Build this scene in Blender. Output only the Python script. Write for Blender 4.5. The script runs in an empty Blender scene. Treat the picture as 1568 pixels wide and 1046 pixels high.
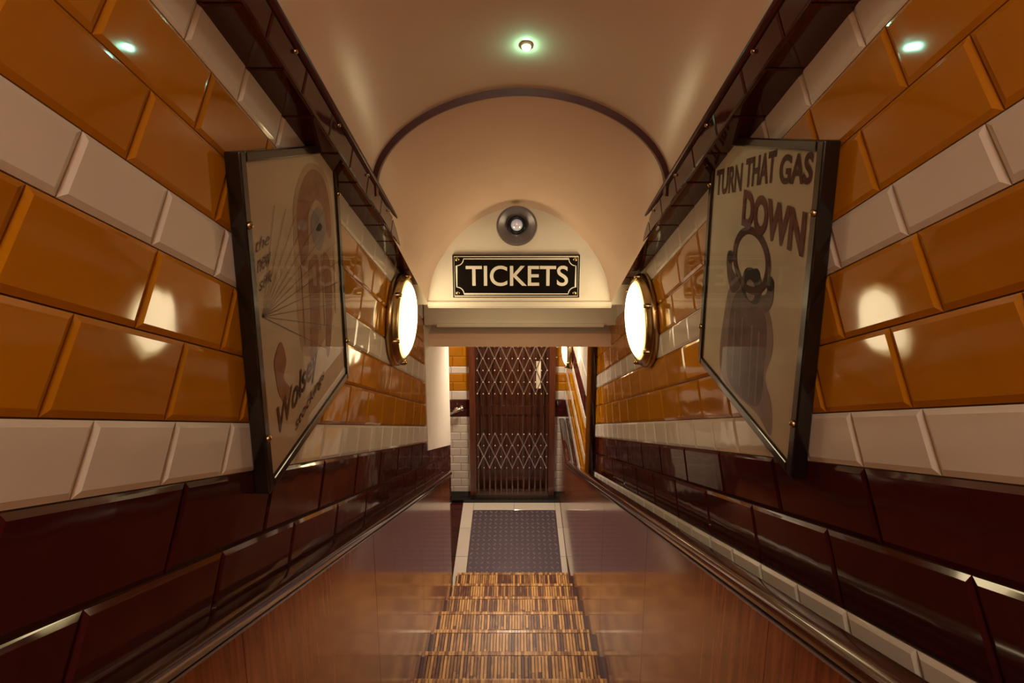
import bpy, bmesh, math, random
from mathutils import Vector, Matrix
random.seed(7)
AL=math.radians(32.7); C=math.cos(AL); S=math.sin(AL); H=4.6
WL=-0.65; WR=0.70
def SP(x,s,n): return Vector((x, s*C+n*S, H-s*S+n*C))
def ZN(y,n): return H+(n-y*S)/C
V=Vector
X=V((1,0,0)); Y=V((0,1,0)); Z=V((0,0,1))
SD=V((0,C,-S)); ND=V((0,S,C))
scene=bpy.context.scene

# ---------------------------------------------------------------- materials
def newmat(name):
    m=bpy.data.materials.new(name); m.use_nodes=True
    nt=m.node_tree; b=nt.nodes['Principled BSDF']
    return m,nt,b
def simple(name,col,rough=0.5,metal=0,coat=0,emit=None,es=0,spec=0.5,noise=0.0,nscale=8,bump=0,bscale=60):
    m,nt,b=newmat(name)
    b.inputs['Base Color'].default_value=(*col,1)
    b.inputs['Roughness'].default_value=rough
    b.inputs['Metallic'].default_value=metal
    b.inputs['Coat Weight'].default_value=coat
    b.inputs['Coat Roughness'].default_value=0.05
    b.inputs['Specular IOR Level'].default_value=spec
    if emit:
        b.inputs['Emission Color'].default_value=(*emit,1); b.inputs['Emission Strength'].default_value=es
    tc=nt.nodes.new('ShaderNodeTexCoord')
    if noise>0:
        n=nt.nodes.new('ShaderNodeTexNoise'); n.inputs['Scale'].default_value=nscale; n.inputs['Detail'].default_value=5
        nt.links.new(tc.outputs['Object'],n.inputs['Vector'])
        r=nt.nodes.new('ShaderNodeValToRGB')
        r.color_ramp.elements[0].position=0.3; r.color_ramp.elements[1].position=0.7
        r.color_ramp.elements[0].color=(*[c*(1-noise) for c in col],1)
        r.color_ramp.elements[1].color=(*[min(1,c*(1+noise)) for c in col],1)
        nt.links.new(n.outputs['Fac'],r.inputs['Fac']); nt.links.new(r.outputs['Color'],b.inputs['Base Color'])
    if bump>0:
        n2=nt.nodes.new('ShaderNodeTexNoise'); n2.inputs['Scale'].default_value=bscale
        nt.links.new(tc.outputs['Object'],n2.inputs['Vector'])
        bp=nt.nodes.new('ShaderNodeBump'); bp.inputs['Strength'].default_value=bump; bp.inputs['Distance'].default_value=0.01
        nt.links.new(n2.outputs['Fac'],bp.inputs['Height']); nt.links.new(bp.outputs['Normal'],b.inputs['Normal'])
    return m
def tilemat(name,c1,c2,rough=0.07,bump=0.06,coat=0.15):
    m,nt,b=newmat(name)
    g=nt.nodes.new('ShaderNodeNewGeometry'); tc=nt.nodes.new('ShaderNodeTexCoord')
    n=nt.nodes.new('ShaderNodeTexNoise'); n.inputs['Scale'].default_value=5; n.inputs['Detail'].default_value=4
    nt.links.new(tc.outputs['Object'],n.inputs['Vector'])
    mx=nt.nodes.new('ShaderNodeMath'); mx.operation='ADD'
    nt.links.new(g.outputs['Random Per Island'],mx.inputs[0]); nt.links.new(n.outputs['Fac'],mx.inputs[1])
    hf=nt.nodes.new('ShaderNodeMath'); hf.operation='MULTIPLY'; hf.inputs[1].default_value=0.5
    nt.links.new(mx.outputs[0],hf.inputs[0])
    r=nt.nodes.new('ShaderNodeValToRGB')
    r.color_ramp.elements[0].position=0.15; r.color_ramp.elements[1].position=0.85
    r.color_ramp.elements[0].color=(*c1,1); r.color_ramp.elements[1].color=(*c2,1)
    nt.links.new(hf.outputs[0],r.inputs['Fac']); nt.links.new(r.outputs['Color'],b.inputs['Base Color'])
    b.inputs['Roughness'].default_value=rough
    b.inputs['Coat Weight'].default_value=coat; b.inputs['Coat Roughness'].default_value=0.03
    n2=nt.nodes.new('ShaderNodeTexNoise'); n2.inputs['Scale'].default_value=9; n2.inputs['Detail'].default_value=1
    nt.links.new(tc.outputs['Object'],n2.inputs['Vector'])
    bp=nt.nodes.new('ShaderNodeBump'); bp.inputs['Strength'].default_value=bump; bp.inputs['Distance'].default_value=0.02
    nt.links.new(n2.outputs['Fac'],bp.inputs['Height']); nt.links.new(bp.outputs['Normal'],b.inputs['Normal'])
    nt.links.new(bp.outputs['Normal'],b.inputs['Coat Normal'])
    return m
def woodmat(name,c1,c2,scale=(6,22,1.2),rough=0.25,coat=0.4,island=0.0):
    m,nt,b=newmat(name)
    tc=nt.nodes.new('ShaderNodeTexCoord'); mp=nt.nodes.new('ShaderNodeMapping')
    mp.inputs['Scale'].default_value=scale
    nt.links.new(tc.outputs['Object'],mp.inputs['Vector'])
    n=nt.nodes.new('ShaderNodeTexNoise'); n.inputs['Scale'].default_value=2.2; n.inputs['Detail'].default_value=8; n.inputs['Distortion'].default_value=0.6
    nt.links.new(mp.outputs[0],n.inputs['Vector'])
    r=nt.nodes.new('ShaderNodeValToRGB')
    r.color_ramp.elements[0].position=0.3; r.color_ramp.elements[1].position=0.72
    r.color_ramp.elements[0].color=(*c1,1); r.color_ramp.elements[1].color=(*c2,1)
    if island>0:
        g=nt.nodes.new('ShaderNodeNewGeometry')
        mm=nt.nodes.new('ShaderNodeMix'); mm.data_type='FLOAT'; mm.inputs[0].default_value=island
        nt.links.new(n.outputs['Fac'],mm.inputs[2]); nt.links.new(g.outputs['Random Per Island'],mm.inputs[3])
        nt.links.new(mm.outputs[0],r.inputs['Fac'])
    else: nt.links.new(n.outputs['Fac'],r.inputs['Fac'])
    nt.links.new(r.outputs['Color'],b.inputs['Base Color'])
    b.inputs['Roughness'].default_value=rough; b.inputs['Coat Weight'].default_value=coat; b.inputs['Coat Roughness'].default_value=0.10
    return m
M={}
M['orange']=tilemat('orange_glazed_tile',(0.41,0.148,0.003),(0.54,0.212,0.006))
M['cream']=tilemat('cream_glazed_tile',(0.67,0.59,0.50),(0.79,0.72,0.63))
M['maroon']=tilemat('maroon_glazed_tile',(0.036,0.005,0.005),(0.062,0.009,0.009),rough=0.07)
M['maroonpaint']=simple('maroon_painted_moulding',(0.065,0.010,0.009),0.35,coat=0.1)
M['grout']=simple('grout',(0.10,0.045,0.02),0.8)
M['ceil']=simple('ceiling_paint',(0.84,0.61,0.46),0.27,coat=0.0,noise=0.04,nscale=2,bump=0.03,bscale=14)
M['white']=simple('white_paint',(0.83,0.76,0.66),0.40,noise=0.03,nscale=4)
M['panel']=woodmat('varnished_wood',(0.18,0.040,0.016),(0.46,0.145,0.055),rough=0.20,coat=0.7)
M['rail']=woodmat('dark_handrail_wood',(0.035,0.010,0.006),(0.11,0.032,0.016),scale=(8,3,8),rough=0.14,coat=0.9)
M['ledge']=simple('ledge',(0.04,0.012,0.009),0.4)
M['slat']=woodmat('tread_slats',(0.15,0.045,0.022),(0.86,0.46,0.15),scale=(14,5,6),rough=0.45,coat=0.0,island=0.5)
M['nosing']=woodmat('tread_nosing',(0.28,0.10,0.035),(0.86,0.50,0.18),scale=(30,4,6),rough=0.4,coat=0.05,island=0.5)
M['riser']=simple('riser_dark',(0.06,0.02,0.012),0.5)
M['steel']=simple('checker_plate_steel',(0.18,0.14,0.18),0.40,metal=0.5)
M['chrome']=simple('chrome',(0.75,0.73,0.70),0.15,metal=1)
M['gatemetal']=simple('gate_metal',(0.30,0.20,0.17),0.28,metal=0.9)
M['gatewood']=woodmat('gate_wood',(0.06,0.016,0.008),(0.18,0.050,0.019),scale=(22,6,1.2),rough=0.35)
M['brass']=simple('aged_brass',(0.48,0.35,0.17),0.25,metal=1,noise=0.15,nscale=20)
M['black']=simple('black_enamel',(0.006,0.005,0.005),0.22,coat=0.1)
M['frame']=simple('poster_frame_black',(0.010,0.007,0.006),0.2,coat=0.4)
M['signwhite']=simple('sign_white',(0.85,0.80,0.70),0.4)
M['lamp']=simple('lamp_glass',(1,0.9,0.6),0.2,emit=(1.0,0.80,0.46),es=3.0)
M['lamprim']=simple('lamp_glass_rim',(1,0.85,0.5),0.2,emit=(1.0,0.74,0.26),es=0.42)
M['lampmid']=simple('lamp_glass_mid',(1,0.88,0.55),0.2,emit=(1.0,0.80,0.36),es=1.0)
M['bright']=simple('fill_lamp_emitter',(1,0.9,0.7),0.2,emit=(1.0,0.86,0.68),es=44)  # emitter of the added fill lamp behind the camera
M['bright2']=simple('landing_fill_emitter',(1,0.9,0.7),0.2,emit=(1.0,0.84,0.64),es=50)  # emitter of the added fill lamp above the landing
M['window']=simple('lit_window',(1,0.85,0.6),0.3,emit=(1.0,0.70,0.4),es=0.12)
M['green']=simple('green_led',(0.2,1,0.6),0.3,emit=(0.35,1.0,0.65),es=40)
M['grey']=simple('speaker_grey',(0.20,0.18,0.20),0.35,metal=0.3)
M['glow']=simple('speaker_centre_glint',(0.9,0.9,0.95),0.18,metal=0.3,emit=(0.95,0.95,1.0),es=0.04)  # slight emission paints a highlight on the unlit centre dome
M['paperL']=simple('poster_paper_tan',(0.78,0.60,0.43),0.6,noise=0.06,nscale=6)
M['paperR']=simple('poster_paper_grey',(0.80,0.71,0.55),0.6,noise=0.06,nscale=6)
M['inkbrown']=simple('ink_brown',(0.12,0.04,0.028),0.7)
M['inkred']=simple('ink_red',(0.20,0.060,0.040),0.7,noise=0.1,nscale=20)
M['inkrust']=simple('ink_rust',(0.42,0.19,0.11),0.7,noise=0.2,nscale=20)
M['inktan']=simple('ink_tan',(0.62,0.40,0.26),0.7,noise=0.1,nscale=12)
M['inkmauve']=simple('ink_mauve',(0.21,0.135,0.14),0.7,noise=0.35,nscale=14)
M['inkmauve2']=simple('ink_mauve_light',(0.38,0.29,0.28),0.7,noise=0.2,nscale=14)
M['inkdark']=simple('ink_dark',(0.035,0.02,0.02),0.7)
m=bpy.data.materials.new('poster_glass'); m.use_nodes=True; nt=m.node_tree
for n in list(nt.nodes): nt.nodes.remove(n)
o=nt.nodes.new('ShaderNodeOutputMaterial'); mix=nt.nodes.new('ShaderNodeMixShader')
tr=nt.nodes.new('ShaderNodeBsdfTransparent'); gl=nt.nodes.new('ShaderNodeBsdfGlossy'); gl.inputs['Roughness'].default_value=0.01
fr=nt.nodes.new('ShaderNodeFresnel'); fr.inputs['IOR'].default_value=1.15
nt.links.new(fr.outputs[0],mix.inputs[0]); nt.links.new(tr.outputs[0],mix.inputs[1]); nt.links.new(gl.outputs[0],mix.inputs[2]); nt.links.new(mix.outputs[0],o.inputs[0])
M['glass']=m

# ---------------------------------------------------------------- mesh builder
class MB:
    def __init__(s): s.bm=bmesh.new(); s.mats=[]
    def mi(s,k):
        if k not in s.mats: s.mats.append(k)
        return s.mats.index(k)
    def f(s,pts,mat,smooth=False):
        vs=[s.bm.verts.new(p) for p in pts]
        return s.fv(vs,mat,smooth)
    def fv(s,vs,mat,smooth=False):
        try: fc=s.bm.faces.new(vs)
        except ValueError: return None
        fc.material_index=s.mi(mat); fc.smooth=smooth; return fc
    def hexa(s,p,mat):   # p: 8 pts, bottom 4 then top 4
        v=[s.bm.verts.new(q) for q in p]
        for q in ((3,2,1,0),(4,5,6,7),(0,1,5,4),(1,2,6,5),(2,3,7,6),(3,0,4,7)): s.fv([v[i] for i in q],mat)
    def box(s,a,b,mat):
        x0,y0,z0=a; x1,y1,z1=b
        s.hexa([V((x0,y0,z0)),V((x1,y0,z0)),V((x1,y1,z0)),V((x0,y1,z0)),V((x0,y0,z1)),V((x1,y0,z1)),V((x1,y1,z1)),V((x0,y1,z1))],mat)
    def sbox(s,x0,x1,s0,s1,n0,n1,mat):
        s.hexa([SP(x0,s0,n0),SP(x1,s0,n0),SP(x1,s1,n0),SP(x0,s1,n0),SP(x0,s0,n1),SP(x1,s0,n1),SP(x1,s1,n1),SP(x0,s1,n1)],mat)
    def tile(s,O,A,B,N,a0,a1,b0,b1,mat,gap=0.0013,bev=0.010,h1=0.003,h2=0.0075):
        a0+=gap;a1-=gap;b0+=gap;b1-=gap
        if a1-a0<2.4*bev or b1-b0<2.4*bev: bev=min(a1-a0,b1-b0)*0.2
        if a1-a0<0.008: return
        def R(i,h,j=0): return [s.bm.verts.new(O+A*a+B*b+N*(h+(random.uniform(-j,j)))) for a,b in ((a0+i,b0+i),(a1-i,b0+i),(a1-i,b1-i),(a0+i,b1-i))]
        r0=R(0,0);r1=R(0,h1);r2=R(bev,h2,0.0004)
        for k in range(4):
            l=(k+1)%4
            s.fv([r0[k],r0[l],r1[l],r1[k]],mat); s.fv([r1[k],r1[l],r2[l],r2[k]],mat)
        s.fv(r2,mat)
    def tiles(s,O,A,B,N,rows,a0,a1,**k):
        for b0,b1,mat,L,off in rows:
            i=math.floor((a0-off)/L)
            while off+i*L<a1:
                p=max(a0,off+i*L); q=min(a1,off+(i+1)*L)
                if q>p: s.tile(O,A,B,N,p,q,b0,b1,mat,**k)
                i+=1
    def clip(s,co,no):
        g=list(s.bm.verts)+list(s.bm.edges)+list(s.bm.faces)
        bmesh.ops.bisect_plane(s.bm,geom=g,plane_co=co,plane_no=no,clear_outer=True)
    def lathe(s,c,ax,prof,mat,seg=40,smooth=True,capend=True):
        c=V(c); ax=V(ax).normalized(); u=ax.orthogonal().normalized(); w=ax.cross(u)
        rings=[]
        for r,d in prof:
            if r<1e-6: rings.append([s.bm.verts.new(c+ax*d)])
            else: rings.append([s.bm.verts.new(c+ax*d+(u*math.cos(2*math.pi*i/seg)+w*math.sin(2*math.pi*i/seg))*r) for i in range(seg)])
        for k,(a,b) in enumerate(zip(rings,rings[1:])):
            mm=mat if isinstance(mat,str) else mat[min(k,len(mat)-1)]
            for i in range(seg):
                j=(i+1)%seg
                if len(a)==1 and len(b)==1: continue
                if len(a)==1: s.fv([a[0],b[j],b[i]],mm,smooth)
                elif len(b)==1: s.fv([a[i],a[j],b[0]],mm,smooth)
                else: s.fv([a[i],a[j],b[j],b[i]],mm,smooth)
    def cyl(s,p,q,r,mat,seg=12):
        p=V(p);q=V(q);L=(q-p).length
        s.lathe(p,q-p,[(0,0),(r,0),(r,L),(0,L)],mat,seg)
    def sweep(s,pts,frames,prof,mat,smooth=True):
        rings=[]
        for p,(a,b) in zip(pts,frames):
            rings.append([s.bm.verts.new(V(p)+a*x+b*y) for x,y in prof])
        n=len(prof)
        for r0,r1 in zip(rings,rings[1:]):
            for i in range(n):
                j=(i+1)%n; s.fv([r0[i],r0[j],r1[j],r1[i]],mat,smooth)
        s.fv(rings[0][::-1],mat); s.fv(rings[-1],mat)
    def obj(s,name,parent=None,bevel=0,normals=True):
        if normals: bmesh.ops.recalc_face_normals(s.bm,faces=s.bm.faces)
        me=bpy.data.meshes.new(name); s.bm.to_mesh(me); s.bm.free()
        for k in s.mats: me.materials.append(M[k])
        o=bpy.data.objects.new(name,me); scene.collection.objects.link(o)
        if parent: o.parent=parent
        if bevel:
            md=o.modifiers.new('b','BEVEL'); md.width=bevel; md.segments=2; md.limit_method='ANGLE'
        return o
def text_into(mb,body,origin,right,up,nrm,w,h,mat,bold=0.0,depth=0.0015,shear=0.0):
    cu=bpy.data.curves.new('t','FONT'); cu.body=body; cu.size=1; cu.offset=bold; cu.resolution_u=6; cu.shear=shear
    ob=bpy.data.objects.new('t',cu); scene.collection.objects.link(ob)
    dg=bpy.context.evaluated_depsgraph_get(); dg.update()
    me=bpy.data.meshes.new_from_object(ob.evaluated_get(dg))
    xs=[v.co.x for v in me.vertices]; ys=[v.co.y for v in me.vertices]
    x0,x1,y0,y1=min(xs),max(xs),min(ys),max(ys)
    P=[V(origin)+right*((v.co.x-x0)/(x1-x0)*w)+up*((v.co.y-y0)/(y1-y0)*h)+nrm*depth for v in me.vertices]
    vs=[mb.bm.verts.new(p) for p in P]
    for p in me.polygons: mb.fv([vs[i] for i in p.vertices],mat)
    bpy.data.objects.remove(ob); bpy.data.curves.remove(cu); bpy.data.meshes.remove(me)

S0=-3.4
# ---------------------------------------------------------------- side walls
LN=[-0.39,-0.249,-0.097,0.012,0.155,0.297,0.408,0.551,0.695,0.815]
RN=[-0.353,-0.206,-0.073,0.0315,0.173,0.313,0.416,0.556,0.697,0.815]
def wallrows(N,o,lowmat):
    return [(N[0]-0.30,N[0]-0.15,lowmat,0.385,0),(N[0]-0.15,N[0],lowmat,0.2 if lowmat=='cream' else 0.385,0.1)],[(N[0],N[1],'maroon',0.385,o[0]),(N[1],N[2],'maroon',0.385,o[1])],[
      (N[2],N[3],'cream',0.2,o[2]),(N[3],N[4],'orange',0.265,o[3]),(N[4],N[5],'orange',0.265,o[4]),
      (N[5],N[6],'cream',0.2,o[5]),(N[6],N[7],'orange',0.265,o[6]),(N[7],N[8],'orange',0.265,o[7]),(N[8],N[9],'cream',0.2,o[8])]
lowL,marL,upL=wallrows(LN,(1.306,1.106,1.03,0.73,0.855,0.835,0.725,0.59,0.76),'maroon')
lowR,marR,upR=wallrows(RN,(1.306,1.12,0.92,0.94,0.81,0.828,0.86,0.725,0.78),'cream')
def sidewall(name,xw,nrm,low,mar,up,yup,ylow):
    mb=MB()
    mb.tiles(V((xw,0,H)),SD,ND,nrm,up,S0,yup/C+0.5)
    mb.clip(V((0,yup,0)),Y)
    t=MB(); t.mats=mb.mats
    t.tiles(V((xw,0,H)),SD,ND,nrm,low+mar,S0,ylow/C+0.8); 
    xo=xw-nrm.x*0.10
    t.sbox(min(xw,xo),max(xw,xo),S0,7.5,-1.95,0.95,'grout')
    t.clip(V((0,ylow,0)),Y); t.clip(V((0,0,0.0)),-Z)
    me=bpy.data.meshes.new('tmp'); t.bm.to_mesh(me); mb.bm.from_mesh(me); t.bm.free(); bpy.data.meshes.remove(me)
    return mb
wl=sidewall('wall_left',WL,X,lowL,marL,upL,3.3,4.45)
wl.hexa([V((WL,3.3,ZN(3.3,-0.15))),V((WL+0.012,3.3,ZN(3.3,-0.15))),V((WL+0.012,4.45,ZN(4.45,-0.15))),V((WL,4.45,ZN(4.45,-0.15))),
         V((WL,3.3,H-1.0)),V((WL+0.012,3.3,H-1.0)),V((WL+0.012,4.45,H-1.0)),V((WL,4.45,H-1.0))],'white')
wl.obj('wall_left')
wr=sidewall('wall_right',WR,-X,lowR,marR,upR,4.05,4.05)
zr=[(0.107*i,0.107*(i+1)) for i in range(10)]
landrows=[(a,b,'cream',0.2,0.1*(i%2)) for i,(a,b) in enumerate(zr)]+[(1.07,1.18,'maroon',0.3,0),(1.18,1.30,'maroon',0.3,0.15),(1.30,1.42,'cream',0.2,0),(1.42,1.535,'orange',0.26,0),(1.535,1.65,'orange',0.26,0.13),
  (1.65,1.74,'cream',0.2,0.0),(1.74,1.87,'orange',0.26,0),(1.87,2.0,'orange',0.26,0.13),(2.0,2.1,'cream',0.2,0),(2.1,2.3,'maroon',0.3,0),(2.3,2.5,'cream',0.2,0),(2.5,2.8,'cream',0.2,0.1),(2.8,3.1,'cream',0.2,0)]
XS=0.62
wr.tiles(V((XS,0,0)),Y,Z,-X,landrows,4.05,5.74)
wr.box((XS,4.052,0),(XS+0.2,5.74,3.2),'grout')
wr.box((XS,4.044,0),(WR,4.052,3.2),'orange')
wr.obj('wall_right')
mb=MB(); mb.box((XS+0.030,4.012,1.45),(WR-0.012,4.042,3.0),'frame'); mb.box((XS+0.040,4.006,1.5),(WR-0.022,4.013,2.95),'maroon')
mb.obj('notice_board',bevel=0.003)

mb=MB(); mb.box((-0.85,-2.75,4.0),(0.9,-2.6,8.6),'white'); mb.obj('wall_back')
YG=5.74
mb=MB()
mb.tiles(V((0,YG,0)),X,Z,-Y,landrows,-1.3,-0.575)
mb.tiles(V((0,YG,0)),X,Z,-Y,landrows,0.485,0.62)
mb.box((-1.4,YG,0),(-0.575,YG+0.02,3.2),'grout'); mb.box((0.485,YG,0),(0.85,YG+0.02,3.2),'grout'); mb.box((-0.575,YG,2.55),(0.485,YG+0.02,3.2),'white')
mb.obj('wall_front')
mb=MB()
mb.tiles(V((-1.3,0,0)),Y,Z,X,landrows,4.3,5.74)
mb.box((-1.4,4.3,0),(-1.3,5.74,3.2),'grout'); mb.box((-1.4,4.3,0),(-0.76,4.4,3.2),'white')
mb.obj('wall_landing')
mb=MB(); mb.box((-1.4,3.44,H-1.56),(0.85,5.99,H-1.46),'ceil'); mb.obj('ceiling_landing')

# ---------------------------------------------------------------- portal / lunette
mb=MB()
YP=2.88
mb.box((WL,YP,H-1.037),(WR,3.3,H-0.25),'white')
mb.box((WL-0.05,3.3,H-1.337),(WR+0.05,3.44,H-0.6),'white')
mb.obj('wall_portal')
mb=MB(); mb.box((-0.53,YP-0.022,H-1.043),(0.575,YP,H-1.012),'white'); mb.box((-0.53,YP-0.01,H-1.056),(0.575,YP+0.02,H-1.043),'white')
mb.box((-0.55,3.28,H-1.345),(0.61,3.3,H-1.32),'white')
mb.obj('trim_portal',bevel=0.004)

# ---------------------------------------------------------------- vault ceiling
CX=0.02
def section(y,a,b,z0,p,drop,n=40,cx=CX):
    pts=[V((cx-a,y,z0-drop))]
    for i in range(n+1):
        t=math.pi*(1-i/n); c=math.cos(t); sn=math.sin(t)
        x=math.copysign(abs(c)**(2/p),c); z=abs(sn)**(2/p)
        pts.append(V((cx+a*x,y,z0+b*z)))
    pts.append(V((cx+a,y,z0-drop)))
    return pts
YR=1.96
rib=section(YR,0.585,0.375,H-0.225,1.9,0.05)
mb=MB()
K=12
secs=[]
for k in range(K+1): secs.append([p-SD*(5.6*(1-k/K)) for p in rib])
for k in range(1,11):
    f=k/10
    y=YR+(YP+0.01-YR)*f
    secs.append(section(y,0.585+(0.55-0.585)*f,0.375+(0.593-0.375)*f,H-0.225+(-1.037+0.225)*f,1.9-0.1*f,0.05*(1-f)+0.0))
rows=[[mb.bm.verts.new(p) for p in s_] for s_ in secs]
for a,b in zip(rows,rows[1:]):
    for i in range(len(a)-1): mb.fv([a[i],a[i+1],b[i+1],b[i]],'ceil',True)
mb.clip(V((0,-2.62,0)),-Y)
ce=mb.obj('ceiling',normals=False)
mb=MB()
prof=section(YR,0.585,0.375,H-0.225,1.9,0.03,n=48)
fr=[]
for i,p in enumerate(prof):
    q=prof[max(0,i-1)]; r=prof[min(len(prof)-1,i+1)]
    t=(r-q).normalized(); n=V((t.z,0,-t.x)); fr.append((Y,n))
mb.sweep(prof,fr,[(-0.016,-0.01),(0.016,-0.01),(0.016,0.018),(-0.016,0.018)],'maroonpaint',False)
mb.obj('trim_rib')
def beam(name,xi,xw):
    mb=MB(); sg=1 if xw>0 else -1
    a,b=sorted((xi,xw))
    mb.sbox(a+ (0.004 if sg>0 else 0),b-(0.004 if sg<0 else 0),S0,4.1,0.794,0.90,'grout')
    mb.tiles(SP(0,0,0.795),SD,X,-ND,[(a,b,'maroon',0.2,0.76)],S0,4.1,h2=0.006,bev=0.006)
    mb.tiles(V((xi+sg*0.004,0,H)),SD,ND,V((-sg,0,0)),[(0.79,0.872,'maroon',0.2,0.86)],S0,4.1,h2=0.006,bev=0.006)
    pts=[SP(xi,S0,0.885),SP(xi,4.1,0.885)]
    pr=[(0.013*math.cos(t*math.pi/5),0.013*math.sin(t*math.pi/5)) for t in range(10)]
    mb.sweep(pts,[(X,ND)]*2,pr,'maroonpaint')
    pts=[SP(xw-sg*0.008,S0,0.80),SP(xw-sg*0.008,4.1,0.80)]
    mb.sweep(pts,[(X,ND)]*2,[(q[0]*0.8,q[1]*0.8) for q in pr],'maroon')
    s_=-1.0
    while s_<3.2:
        mb.lathe(SP(xi-sg*0.001,s_,0.86),V((-sg,0,0)),[(0.006,0.004),(0.005,0.009),(0,0.010)],'brass',10); s_+=0.33
    mb.clip(V((0,2.9,0)),Y)
    mb.clip(V((0,-2.62,0)),-Y)
    mb.obj(name)
beam('trim_cornice_left',-0.553,WL); beam('trim_cornice_right',0.595,WR)

# ---------------------------------------------------------------- stairs
XL=-0.60; XRp=0.552
run=0.325; rise=run*S/C
mb=MB()
for k in range(0,21):
    y=4.365-run*k; z=H-4.396+rise*k
    mb.box((XL,y-run+0.0,z-rise-0.02),(XRp,y-0.015,z-0.014),'riser')
    w=0.0215; n=int((XRp-XL-0.02)/w); x=XL+0.01
    for i in range(n):
        jz=random.uniform(-0.001,0.001)
        # ribbed hardwood tread strip, butt-jointed in short lengths
        c0=y-run+0.004; c1=y-0.020; cj=c0+(c1-c0)*random.uniform(0.3,0.7)
        mb.box((x+0.0025,c0,z-0.014),(x+w-0.0025,cj-0.0006,z+jz),'slat')
        mb.box((x+0.0025,cj+0.0006,z-0.014),(x+w-0.0025,c1,z+jz),'slat'); x+=w
    w=0.0215; n=int((XRp-XL-0.02)/w); x=XL+0.01
    for i in range(n):
        x0=x+0.0015; x1=x+w-0.0015
        pf=[(y-0.018,z-0.02),(y+0.006,z-0.02),(y+0.012,z-0.008),(y+0.008,z+0.000),(y-0.001,z+0.0025),(y-0.018,z+0.0025)]
        A_=[mb.bm.verts.new((x0,p,q)) for p,q in pf]; B_=[mb.bm.verts.new((x1,p,q)) for p,q in pf]
        for j in range(6): l=(j+1)%6; mb.fv([A_[j],A_[l],B_[l],B_[j]],'nosing')
        mb.fv(A_[::-1],'nosing'); mb.fv(B_,'nosing'); x+=w
mb.obj('staircase')

# ---------------------------------------------------------------- panels & handrails
def panelwall(name,x0,x1,xw,ntop,yend,horiz=None):
    mb=MB()
    cuts=[-2.6,-1.7,-0.85,0.0,0.93,1.85,2.8,3.6,yend]
    for a,b in zip(cuts,cuts[1:]):
        g=0.0015
        def zt(q): return ZN(q,ntop)
        def zb(q): return max(0.0,ZN(q,-1.345)-0.26)
        mb.hexa([V((x0,a+g,zb(a))),V((x1,a+g,zb(a))),V((x1,b-g,zb(b))),V((x0,b-g,zb(b))),V((x0,a+g,zt(a))),V((x1,a+g,zt(a))),V((x1,b-g,zt(b))),V((x0,b-g,zt(b)))],'panel')
    l0,l1=sorted(((x1 if xw>0 else x0),xw-(0.009 if xw>0 else -0.009)))
    ye=4.03
    mb.hexa([V((l0,-2.6,ZN(-2.6,-0.75))),V((l1,-2.6,ZN(-2.6,-0.75))),V((l1,ye,ZN(ye,-0.75))),V((l0,ye,ZN(ye,-0.75))),
             V((l0,-2.6,ZN(-2.6,-0.50))),V((l1,-2.6,ZN(-2.6,-0.50))),V((l1,ye,ZN(ye,-0.50))),V((l0,ye,ZN(ye,-0.50)))],'ledge')
    if horiz:
        zt=ZN(yend,ntop)
        mb.box((x0,yend+0.0015,0),(x1,horiz,zt),'panel')
    mb.obj(name)
panelwall('trim_dado_left',-0.622,XL,WL,-0.385,4.05)
panelwall('trim_dado_right',XRp,XRp+0.022,WR,-0.365,4.89,5.73)
def railprof(w,h):
    return [(w*math.copysign(abs(math.cos(t))**0.75,math.cos(t)),h*math.copysign(abs(math.sin(t))**0.75,math.sin(t))) for t in [i*2*math.pi/20 for i in range(20)]]
mb=MB()
mb.sweep([SP(-0.606,-3.0,-0.372),SP(-0.606,(4.02+0.372*S)/C,-0.372)],[(X,ND)]*2,railprof(0.036,0.020),'rail')
mb.sweep([SP(-0.606,-3.0,-0.398),SP(-0.606,(4.02+0.398*S)/C,-0.398)],[(X,ND)]*2,railprof(0.022,0.008),'rail')
mb.clip(V((0,-2.59,0)),-Y)
mb.obj('handrail')
mb=MB()
yc=4.89; zc=ZN(yc,-0.352); xr=0.57
pts=[SP(xr,-3.0,-0.352),V((xr,yc-0.12*C,zc+0.12*S)),V((xr,yc-0.04,zc+0.017)),V((xr,yc+0.04,zc-0.003)),V((xr,yc+0.12,zc-0.004)),V((xr,5.728,zc-0.004))]
n2=(ND+Z*0.6).normalized(); n3=(ND*0.4+Z).normalized()
mb.sweep(pts,[(X,ND),(X,ND),(X,n2),(X,n3),(X,Z),(X,Z)],railprof(0.035,0.020),'rail')
mb.sweep([SP(xr-0.005,-3.0,-0.376),SP(xr-0.005,(4.85+0.376*S)/C,-0.376)],[(X,ND)]*2,railprof(0.023,0.008),'rail')
mb.clip(V((0,-2.59,0)),-Y)
mb.obj('handrail')
mb=MB()
mb.cyl((-0.80,5.60,1.20),(-0.655,5.60,1.27),0.02,'chrome',16); mb.lathe((-0.655,5.60,1.27),(0.9,0,0.4),[(0.0,-0.02),(0.03,-0.01),(0.033,0.005),(0.02,0.02),(0,0.024)],'chrome',16)
mb.cyl((-0.74,5.60,1.23),(-0.74,5.735,1.17),0.012,'chrome'); mb.lathe((-0.74,5.733,1.17),(0,-1,0),[(0,0),(0.035,0),(0.03,0.01),(0,0.012)],'chrome',16)
mb.cyl((-0.80,5.60,1.20),(-1.28,5.60,1.20),0.02,'chrome',16)
mb.obj('chrome_handrail')

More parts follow.
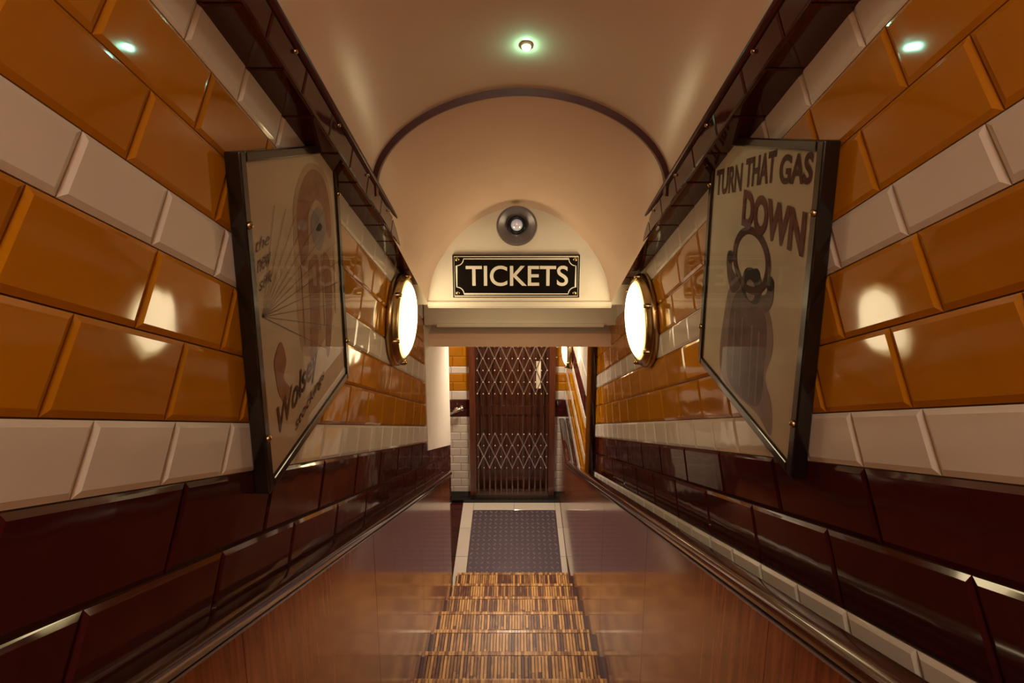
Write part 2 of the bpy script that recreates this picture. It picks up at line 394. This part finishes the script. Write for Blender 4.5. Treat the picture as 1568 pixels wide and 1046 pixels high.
# ---------------------------------------------------------------- landing floor and mat
mb=MB()
mb.box((-1.4,4.0,-0.12),(0.85,6.2,-0.008),'grout')
def ft(x0,x1,y0,y1,mat='cream'): mb.tile(V((0,0,-0.008)),X,Y,Z,x0,x1,y0,y1,mat,bev=0.003,h1=0.006,h2=0.008)
yy=[4.352,4.78,5.18,5.58]
for a,b in zip(yy,yy[1:]):
    ft(-0.66,-0.525,a,b); ft(0.485,0.55,a,b)
ft(-0.525,-0.02,5.455,5.58); ft(-0.02,0.485,5.455,5.58)
x=-1.38
while x<-0.68:
    for a,b in zip(yy,yy[1:]): ft(x,x+0.24,a,b,'maroon')
    x+=0.24
mb.box((-1.3,5.58,-0.01),(0.56,5.74,0.035),'black')
mb.obj('floor')
M['chromeplate']=simple('checker_plate_tread',(0.48,0.42,0.46),0.3,metal=0.7)
mb=MB()
mb.box((-0.52,4.36,-0.008),(0.48,5.45,0.004),'steel')
def loz(cx,cy,ang):
    L=0.024;W=0.0075;ca,sa=math.cos(ang),math.sin(ang)
    def P(u,v,h): return V((cx+u*ca-v*sa,cy+u*sa+v*ca,0.004+h))
    o=[mb.bm.verts.new(P(u,v,0)) for u,v in((-L,0),(-L*.4,-W),(L*.4,-W),(L,0),(L*.4,W),(-L*.4,W))]
    t=[mb.bm.verts.new(P(u*.7,v*.5,0.004)) for u,v in((-L,0),(-L*.4,-W),(L*.4,-W),(L,0),(L*.4,W),(-L*.4,W))]
    for k in range(6): mb.fv([o[k],o[(k+1)%6],t[(k+1)%6],t[k]],'chromeplate')
    mb.fv(t,'chromeplate')
nx=16;ny=18
for i in range(nx):
    for j in range(ny):
        loz(-0.52+(i+0.5)*1.0/nx,4.36+(j+0.5)*1.09/ny,math.radians(45 if (i+j)%2 else -45))
mb.obj('checker_plate_mat')

# ---------------------------------------------------------------- lift gate
M['gatelattice']=simple('gate_lattice_steel',(0.70,0.60,0.54),0.3,metal=0.9)
mb=MB()
gx0,gx1=-0.572,0.482
mb.box((gx0,5.66,0.036),(gx0+0.075,YG-0.002,2.55),'gatewood'); mb.box((gx1-0.075,5.66,0.036),(gx1,YG-0.002,2.55),'gatewood'); mb.box((gx0,5.66,2.47),(gx1,YG-0.002,2.6),'gatewood')
ch=[]; n=13
for i in range(n):
    x=gx0+0.10+(gx1-gx0-0.20)*i/(n-1); ch.append(x)
    mb.box((x-0.008,5.672,0.04),(x-0.004,5.70,2.47),'gatemetal'); mb.box((x+0.004,5.672,0.04),(x+0.008,5.70,2.47),'gatemetal'); mb.box((x-0.008,5.70,0.04),(x+0.008,5.704,2.47),'gatemetal')
def bar(x0,z0,x1,z1,y):
    p=V((x0,y,z0));q=V((x1,y,z1));t=(q-p).normalized();nn=V((-t.z,0,t.x))*0.0065
    mb.hexa([p-nn,q-nn,q-nn+Y*0.004,p-nn+Y*0.004,p+nn,q+nn,q+nn+Y*0.004,p+nn+Y*0.004],'gatelattice')
for zb,nr in ((0.42,3),(1.42,4)):
    hh=0.17
    for r in range(nr):
        for i in range(n-1):
            if (i+r)%2==0: bar(ch[i],zb+r*hh*0.9,ch[i+1],zb+(r+1)*hh*0.9+0.02,5.664)
            else: bar(ch[i],zb+(r+1)*hh*0.9+0.02,ch[i+1],zb+r*hh*0.9,5.659)
    for r in range(nr+1):
        for i in range(n): mb.lathe((ch[i],5.662,zb+r*hh*0.9),(0,-1,0),[(0.010,0),(0.009,0.006),(0,0.008)],'gatelattice',8)
mb.box((gx0+0.075,5.65,0.036),(gx1-0.075,5.71,0.055),'gatemetal')
gate=mb.obj('folding_lift_gate')
mb=MB()
w=(gx1-gx0)/8
for i in range(8):
    mb.box((gx0+i*w+0.002,5.83,0),(gx0+(i+1)*w-0.002,5.86,2.6),'gatewood')
for zz in (0.05,1.05,1.95): 
    mb.box((gx0,5.815,zz),(gx1,5.83,zz+0.12),'gatewood')
mb.box((0.22,5.80,1.40),(0.33,5.83,1.80),'gatewood'); mb.box((0.235,5.795,1.42),(0.315,5.802,1.78),'window')
mb.obj('door_1')

# ---------------------------------------------------------------- lamps
def lampobj(x,y,z,sx,r=0.205,xax=None,mat='lamp',name='bulkhead_wall_lamp'):
    mb=MB(); c=V((x,y,z)); ax=V((sx,0,0)) if xax is None else xax
    R=r*1.19
    mb.lathe(c,ax,[(0,0),(R*0.98,0),(R,0.012),(R,0.028),(R*0.97,0.040),(R*0.93,0.044),(R*0.91,0.055),(R*0.87,0.060),(r*1.0,0.056),(r*0.99,0.03)],'brass',56)
    base=[(r*0.995,0.045)]; NR=16
    for i in range(1,NR+1):
        t=i/NR*math.pi/2; base.append((r*0.995*math.cos(t),0.045+0.055*math.sin(t)))
    base[-1]=(0,0.10)
    u=ax.orthogonal().normalized(); w_=ax.cross(u)
    for k in range(6):
        t=k*math.pi/3+0.4; d=(u*math.cos(t)+w_*math.sin(t))
        mb.lathe(c+d*R*0.93,ax,[(0.014,0.03),(0.014,0.060),(0.008,0.068),(0,0.069)],'brass',10)
    o=mb.obj(name)
    ml=mat if mat!='lamp' else ['lamprim']*3+['lampmid']*3+['lamp']*20
    g=MB(); g.lathe(c,ax,base,ml,48); g.obj('glass_dome',parent=o)
    return o
zl=H-1.0
lampobj(WL+0.006,2.56,zl,1); lampobj(WR-0.006,2.52,zl+0.01,-1)
lampobj(XS-0.006,5.25,H-2.42,-1,r=0.17)
lampobj(-0.05,4.75,H-1.56,0,r=0.15,xax=V((0,0,-1)),mat='bright2',name='added_fill_lamp')  # added fill, hidden above the opening, brightens landing and gate
n_ap=(rib[21].y*S+(rib[21].z-H)*C)
gy=-0.95
lampobj(0.02,gy,ZN(gy,n_ap)-0.0,0,r=0.24,xax=-ND,mat='bright',name='added_fill_lamp')  # added fill behind the camera, lights walls and posters from the front

nd=-ND
yl=1.75; zl2=ZN(yl,n_ap)
mb=MB()
mb.lathe(V((0.035,yl,zl2-0.001)),nd,[(0,0),(0.020,0),(0.019,0.006),(0.014,0.009),(0.0,0.009)],'ceil',20)
g=MB(); g.lathe(V((0.035,yl,zl2-0.001)),nd,[(0.014,0.009),(0.011,0.016),(0,0.021)],'green',14)
o=mb.obj('emergency_light'); g.obj('led',parent=o)

# ---------------------------------------------------------------- loudspeaker
mb=MB(); c=V((0.005,YP,H-0.535))
mb.lathe(c,-Y,[(0,0),(0.05,0),(0.055,0.02),(0.075,0.05),(0.112,0.085),(0.117,0.095),(0.112,0.102),(0.104,0.098),(0.075,0.075),(0.050,0.062),(0.045,0.06)],'grey',44)
mb.lathe(c,-Y,[(0.052,0.055),(0.052,0.075),(0.046,0.082),(0.040,0.075),(0.040,0.06),(0,0.06)],'black',32)
o=mb.obj('horn_loudspeaker')
g=MB(); g.lathe(c,-Y,[(0.034,0.06),(0.033,0.075),(0.024,0.092),(0.012,0.099),(0,0.101)],'glow',24); g.obj('centre_dome',parent=o)

# ---------------------------------------------------------------- TICKETS sign
sx0,sx1=-0.375,0.378; sz0,sz1=H-0.985,H-0.722; yf=YP-0.024
mb=MB(); mb.box((sx0,yf,sz0),(sx1,YP-0.001,sz1),'black')
sign=mb.obj('tickets_sign',bevel=0.002)
mb=MB()
def strip(pts,w,y,mat,closed=True):
    n=len(pts); L=[];R=[]
    for i in range(n):
        p=V(pts[i]); a=V(pts[(i-1)%n]) ; b=V(pts[(i+1)%n])
        t=(b-a).normalized(); nn=V((-t.y,t.x)); 
        d1=(p-a).normalized(); k=max(0.5,abs(V((-d1.y,d1.x)).dot(nn)))
        L.append(p+nn*w/2/k); R.append(p-nn*w/2/k)
    for i in range(n if closed else n-1):
        j=(i+1)%n
        mb.f([V((q.x,y,q.y)) for q in (L[i],R[i],R[j],L[j])],mat)
e=0.010
strip([(sx0+e,sz0+e),(sx1-e,sz0+e),(sx1-e,sz1-e),(sx0+e,sz1-e)],0.004,yf-0.001,'signwhite')
e=0.024; rc=0.042
pts2=[]
for (cx,cz,a0,a1) in ((sx0+e,sz0+e,90,0),(sx1-e,sz0+e,180,90),(sx1-e,sz1-e,270,180),(sx0+e,sz1-e,360,270)):
    for i in range(9):
        t=math.radians(a0+(a1-a0)*i/8); pts2.append((cx+rc*math.cos(t),cz+rc*math.sin(t)))
strip(pts2,0.0055,yf-0.001,'signwhite')
text_into(mb,'TICKETS',(-0.297,yf,H-0.912),X,Z,-Y,0.606,0.125,'signwhite',bold=0.012)
for cx in (sx0+0.028,sx1-0.028):
    for cz in (sz0+0.028,sz1-0.028): mb.lathe((cx,yf,cz),-Y,[(0.013,0),(0.012,0.003),(0.0,0.005)],'brass',14)
mb.obj('lettering',parent=sign,normals=False)

# ---------------------------------------------------------------- posters
def poster(xw,sg,yorg,right,w,h,zbot,paper):
    nr=V((sg,0,0)); O=V((xw,yorg,zbot))
    def P(a,b,d): return O+right*a+Z*b+nr*d
    mb=MB(); fw=0.026
    def pb(a0,a1,b0,b1,d0,d1,mat): mb.hexa([P(a0,b0,d0),P(a1,b0,d0),P(a1,b0,d1),P(a0,b0,d1),P(a0,b1,d0),P(a1,b1,d0),P(a1,b1,d1),P(a0,b1,d1)],mat)
    pb(0,fw,0,h,0.008,0.045,'frame'); pb(w-fw,w,0,h,0.008,0.045,'frame'); pb(fw,w-fw,0,fw,0.008,0.045,'frame'); pb(fw,w-fw,h-fw,h,0.008,0.045,'frame')
    fo=mb.obj('framed_poster',bevel=0.004)
    mb=MB(); mb.hexa([P(0.01,0.01,0.010),P(w-.01,0.01,0.010),P(w-.01,.01,0.036),P(.01,.01,0.036),P(0.01,h-.01,0.010),P(w-.01,h-.01,0.010),P(w-.01,h-.01,0.036),P(.01,h-.01,0.036)],paper)
    mb.obj('paper',parent=fo)
    mb=MB(); mb.f([P(.015,.015,.041),P(w-.015,.015,.041),P(w-.015,h-.015,.041),P(.015,h-.015,.041)],'glass'); mb.obj('glass_pane',parent=fo)
    mb=MB()
    for a in (fw*0.5,w-fw*0.5):
        for b in (0.17*h,0.8*h): mb.lathe(P(a,b,0.045),nr,[(0.009,0),(0.009,0.004),(0.004,0.008),(0,0.009)],'brass',12)
    mb.obj('fixings',parent=fo)
    return fo,P,nr
def poly(mb,P,pts,d,mat): mb.f([P(a,b,d) for a,b in pts],mat)
def ell(cx,cy,rx,ry,n=28,t0=0,t1=360): return [(cx+rx*math.cos(math.radians(t0+(t1-t0)*i/n)),cy+ry*math.sin(math.radians(t0+(t1-t0)*i/n))) for i in range(n)]
def line(mb,P,p,q,w,d,mat):
    p=V(p);q=V(q);t=(q-p).normalized();n=V((-t.y,t.x))*w/2
    poly(mb,P,[tuple(p-n),tuple(q-n),tuple(q+n),tuple(p+n)],d,mat)
def spline(pts,n=6):
    out=[]; L=len(pts)
    for i in range(L):
        p0,p1,p2,p3=[V(pts[(i+k-1)%L]) for k in range(4)]
        for j in range(n):
            t=j/n; q=0.5*((2*p1)+(p2-p0)*t+(2*p0-5*p1+4*p2-p3)*t*t+(3*p1-p0-3*p2+p3)*t**3); out.append(tuple(q))
    return out
fo,P,nr=poster(WR,-1,1.69,-Y,0.62,0.80,H-0.82,'paperR')
mb=MB(); dd=0.0365
poly(mb,P,spline([(0.19,0.04),(0.30,0.035),(0.42,0.05),(0.50,0.035),(0.49,0.12),(0.45,0.17),(0.475,0.26),(0.45,0.34),(0.38,0.375),(0.28,0.375),(0.20,0.34),(0.175,0.25),(0.16,0.12)]),dd,'inkmauve2')
poly(mb,P,spline([(0.24,0.05),(0.42,0.07),(0.44,0.20),(0.435,0.31),(0.38,0.36),(0.28,0.36),(0.225,0.30),(0.215,0.18)]),dd+0.0005,'inkmauve')
for a_ in (0.26,0.31,0.37,0.41): line(mb,P,(a_,0.07),(a_-0.01,0.28),0.008,dd+0.0008,'inkmauve2')
poly(mb,P,spline([(0.22,0.33),(0.18,0.37),(0.165,0.43),(0.19,0.445),(0.21,0.40),(0.27,0.37)]),dd+0.0008,'inkmauve')
poly(mb,P,spline([(0.42,0.34),(0.455,0.38),(0.45,0.43),(0.425,0.43),(0.42,0.395),(0.38,0.365)]),dd+0.0008,'inkmauve')
poly(mb,P,spline([(0.28,0.36),(0.29,0.42),(0.34,0.44),(0.39,0.42),(0.39,0.36),(0.34,0.34)]),dd+0.0011,'inkdark')
for c_ in ((0.19,0.435),(0.435,0.425),(0.36,0.425)): poly(mb,P,ell(c_[0],c_[1],0.02,0.02),dd+0.0014,'inkdark')
poly(mb,P,ell(0.335,0.375,0.028,0.03),dd+0.0014,'inkmauve2')
o_=ell(0.32,0.458,0.112,0.095,40); i_=ell(0.32,0.458,0.088,0.073,40)
for k in range(40):
    l=(k+1)%40; poly(mb,P,[o_[k],o_[l],i_[l],i_[k]],dd+0.0018,'inkbrown')
tl=(-Y+Z*0.20)
text_into(mb,'TURN',P(0.045,0.606,dd+0.0007),tl,Z,nr,0.185,0.084,'inkbrown',bold=0.035,depth=0)
text_into(mb,'THAT',P(0.250,0.656,dd+0.0009),tl,Z,nr,0.165,0.084,'inkbrown',bold=0.035,depth=0)
text_into(mb,'GAS',P(0.435,0.686,dd+0.0011),-Y+Z*0.10,Z,nr,0.140,0.074,'inkbrown',bold=0.035,depth=0)
text_into(mb,'DOWN',P(0.25,0.545,dd+0.0020),-Y-Z*0.05,Z,nr,0.32,0.108,'inkred',bold=0.04,depth=0)
mb.obj('print',parent=fo,normals=False)
fo,P,nr=poster(WL,1,1.10,Y,0.60,0.84,H-0.885,'paperL')
mb=MB()
poly(mb,P,spline([(0.24,0.30),(0.25,0.62),(0.28,0.72),(0.36,0.785),(0.46,0.775),(0.53,0.71),(0.55,0.58),(0.54,0.40),(0.50,0.27),(0.40,0.22),(0.30,0.22)]),dd,'inktan')
poly(mb,P,spline([(0.28,0.52),(0.28,0.66),(0.33,0.74),(0.41,0.77),(0.49,0.73),(0.525,0.64),(0.52,0.54),(0.485,0.56),(0.47,0.64),(0.41,0.675),(0.355,0.64),(0.34,0.54),(0.31,0.50)]),dd+0.0004,'inkrust')
poly(mb,P,spline([(0.37,0.62),(0.42,0.65),(0.47,0.62),(0.465,0.55),(0.42,0.515),(0.38,0.55)]),dd+0.0007,'inkmauve2')
poly(mb,P,spline([(0.40,0.585),(0.43,0.60),(0.45,0.585),(0.43,0.575)]),dd+0.0010,'inkdark')
poly(mb,P,spline([(0.33,0.49),(0.40,0.50),(0.40,0.38),(0.36,0.24),(0.33,0.20),(0.30,0.22),(0.32,0.34)]),dd+0.0006,'inkrust')
poly(mb,P,spline([(0.44,0.49),(0.49,0.47),(0.50,0.36),(0.47,0.22),(0.44,0.16),(0.42,0.18),(0.44,0.32)]),dd+0.0006,'inkrust')
poly(mb,P,spline([(0.09,0.31),(0.13,0.34),(0.15,0.28),(0.13,0.24),(0.16,0.19),(0.13,0.17),(0.10,0.21),(0.09,0.26)]),dd+0.0009,'inkrust')
for a_ in (0.27,0.385,0.42,0.52): line(mb,P,(a_,0.27),(a_+0.01,0.50),0.004,dd+0.0009,'inkrust')
for k in range(12):
    t=math.radians(-42+k*10.5); L=0.52 if abs(t)<0.9 else 0.36
    q=(0.05+L*math.cos(t),0.44+L*math.sin(t)*0.75)
    line(mb,P,(0.05,0.44),(min(q[0],0.57),min(q[1],0.80)),0.0014,dd+0.0013,'inkmauve')
for i_,z_ in enumerate((0.60,0.55,0.505)): 
    text_into(mb,('the','new','silk')[i_],P(0.045,z_,dd+0.001),(Y+Z*0.1),Z,nr,0.07,0.03,'inkmauve',bold=0.0,depth=0,shear=0.4)
text_into(mb,'Wolsey',P(0.08,0.085,dd+0.0015),(Y+Z*0.22),Z,nr,0.27,0.095,'inkbrown',bold=0.012,depth=0,shear=0.3)
text_into(mb,'stockings',P(0.17,0.050,dd+0.0015),(Y+Z*0.22),Z,nr,0.22,0.04,'inkbrown',bold=0.005,depth=0,shear=0.3)
mb.obj('print',parent=fo,normals=False)

# ---------------------------------------------------------------- world
w=bpy.data.worlds.new('World'); scene.world=w; w.use_nodes=True
w.node_tree.nodes['Background'].inputs[0].default_value=(0.9,0.6,0.35,1); w.node_tree.nodes['Background'].inputs[1].default_value=0.03
# ---------------------------------------------------------------- camera
cd=bpy.data.cameras.new('Camera'); cam=bpy.data.objects.new('Camera',cd); scene.collection.objects.link(cam)
cam.location=(0,0,H); cam.rotation_euler=(math.radians(90-9.3),0,0)
cd.sensor_width=36; cd.lens=36*764/1568; cd.shift_y=-198/1568; cd.shift_x=-6/1568; cd.clip_start=0.02
scene.camera=cam
try:
    scene.view_settings.view_transform='Standard'; scene.view_settings.look='None'; scene.view_settings.exposure=1.72
except Exception as e: print(e)
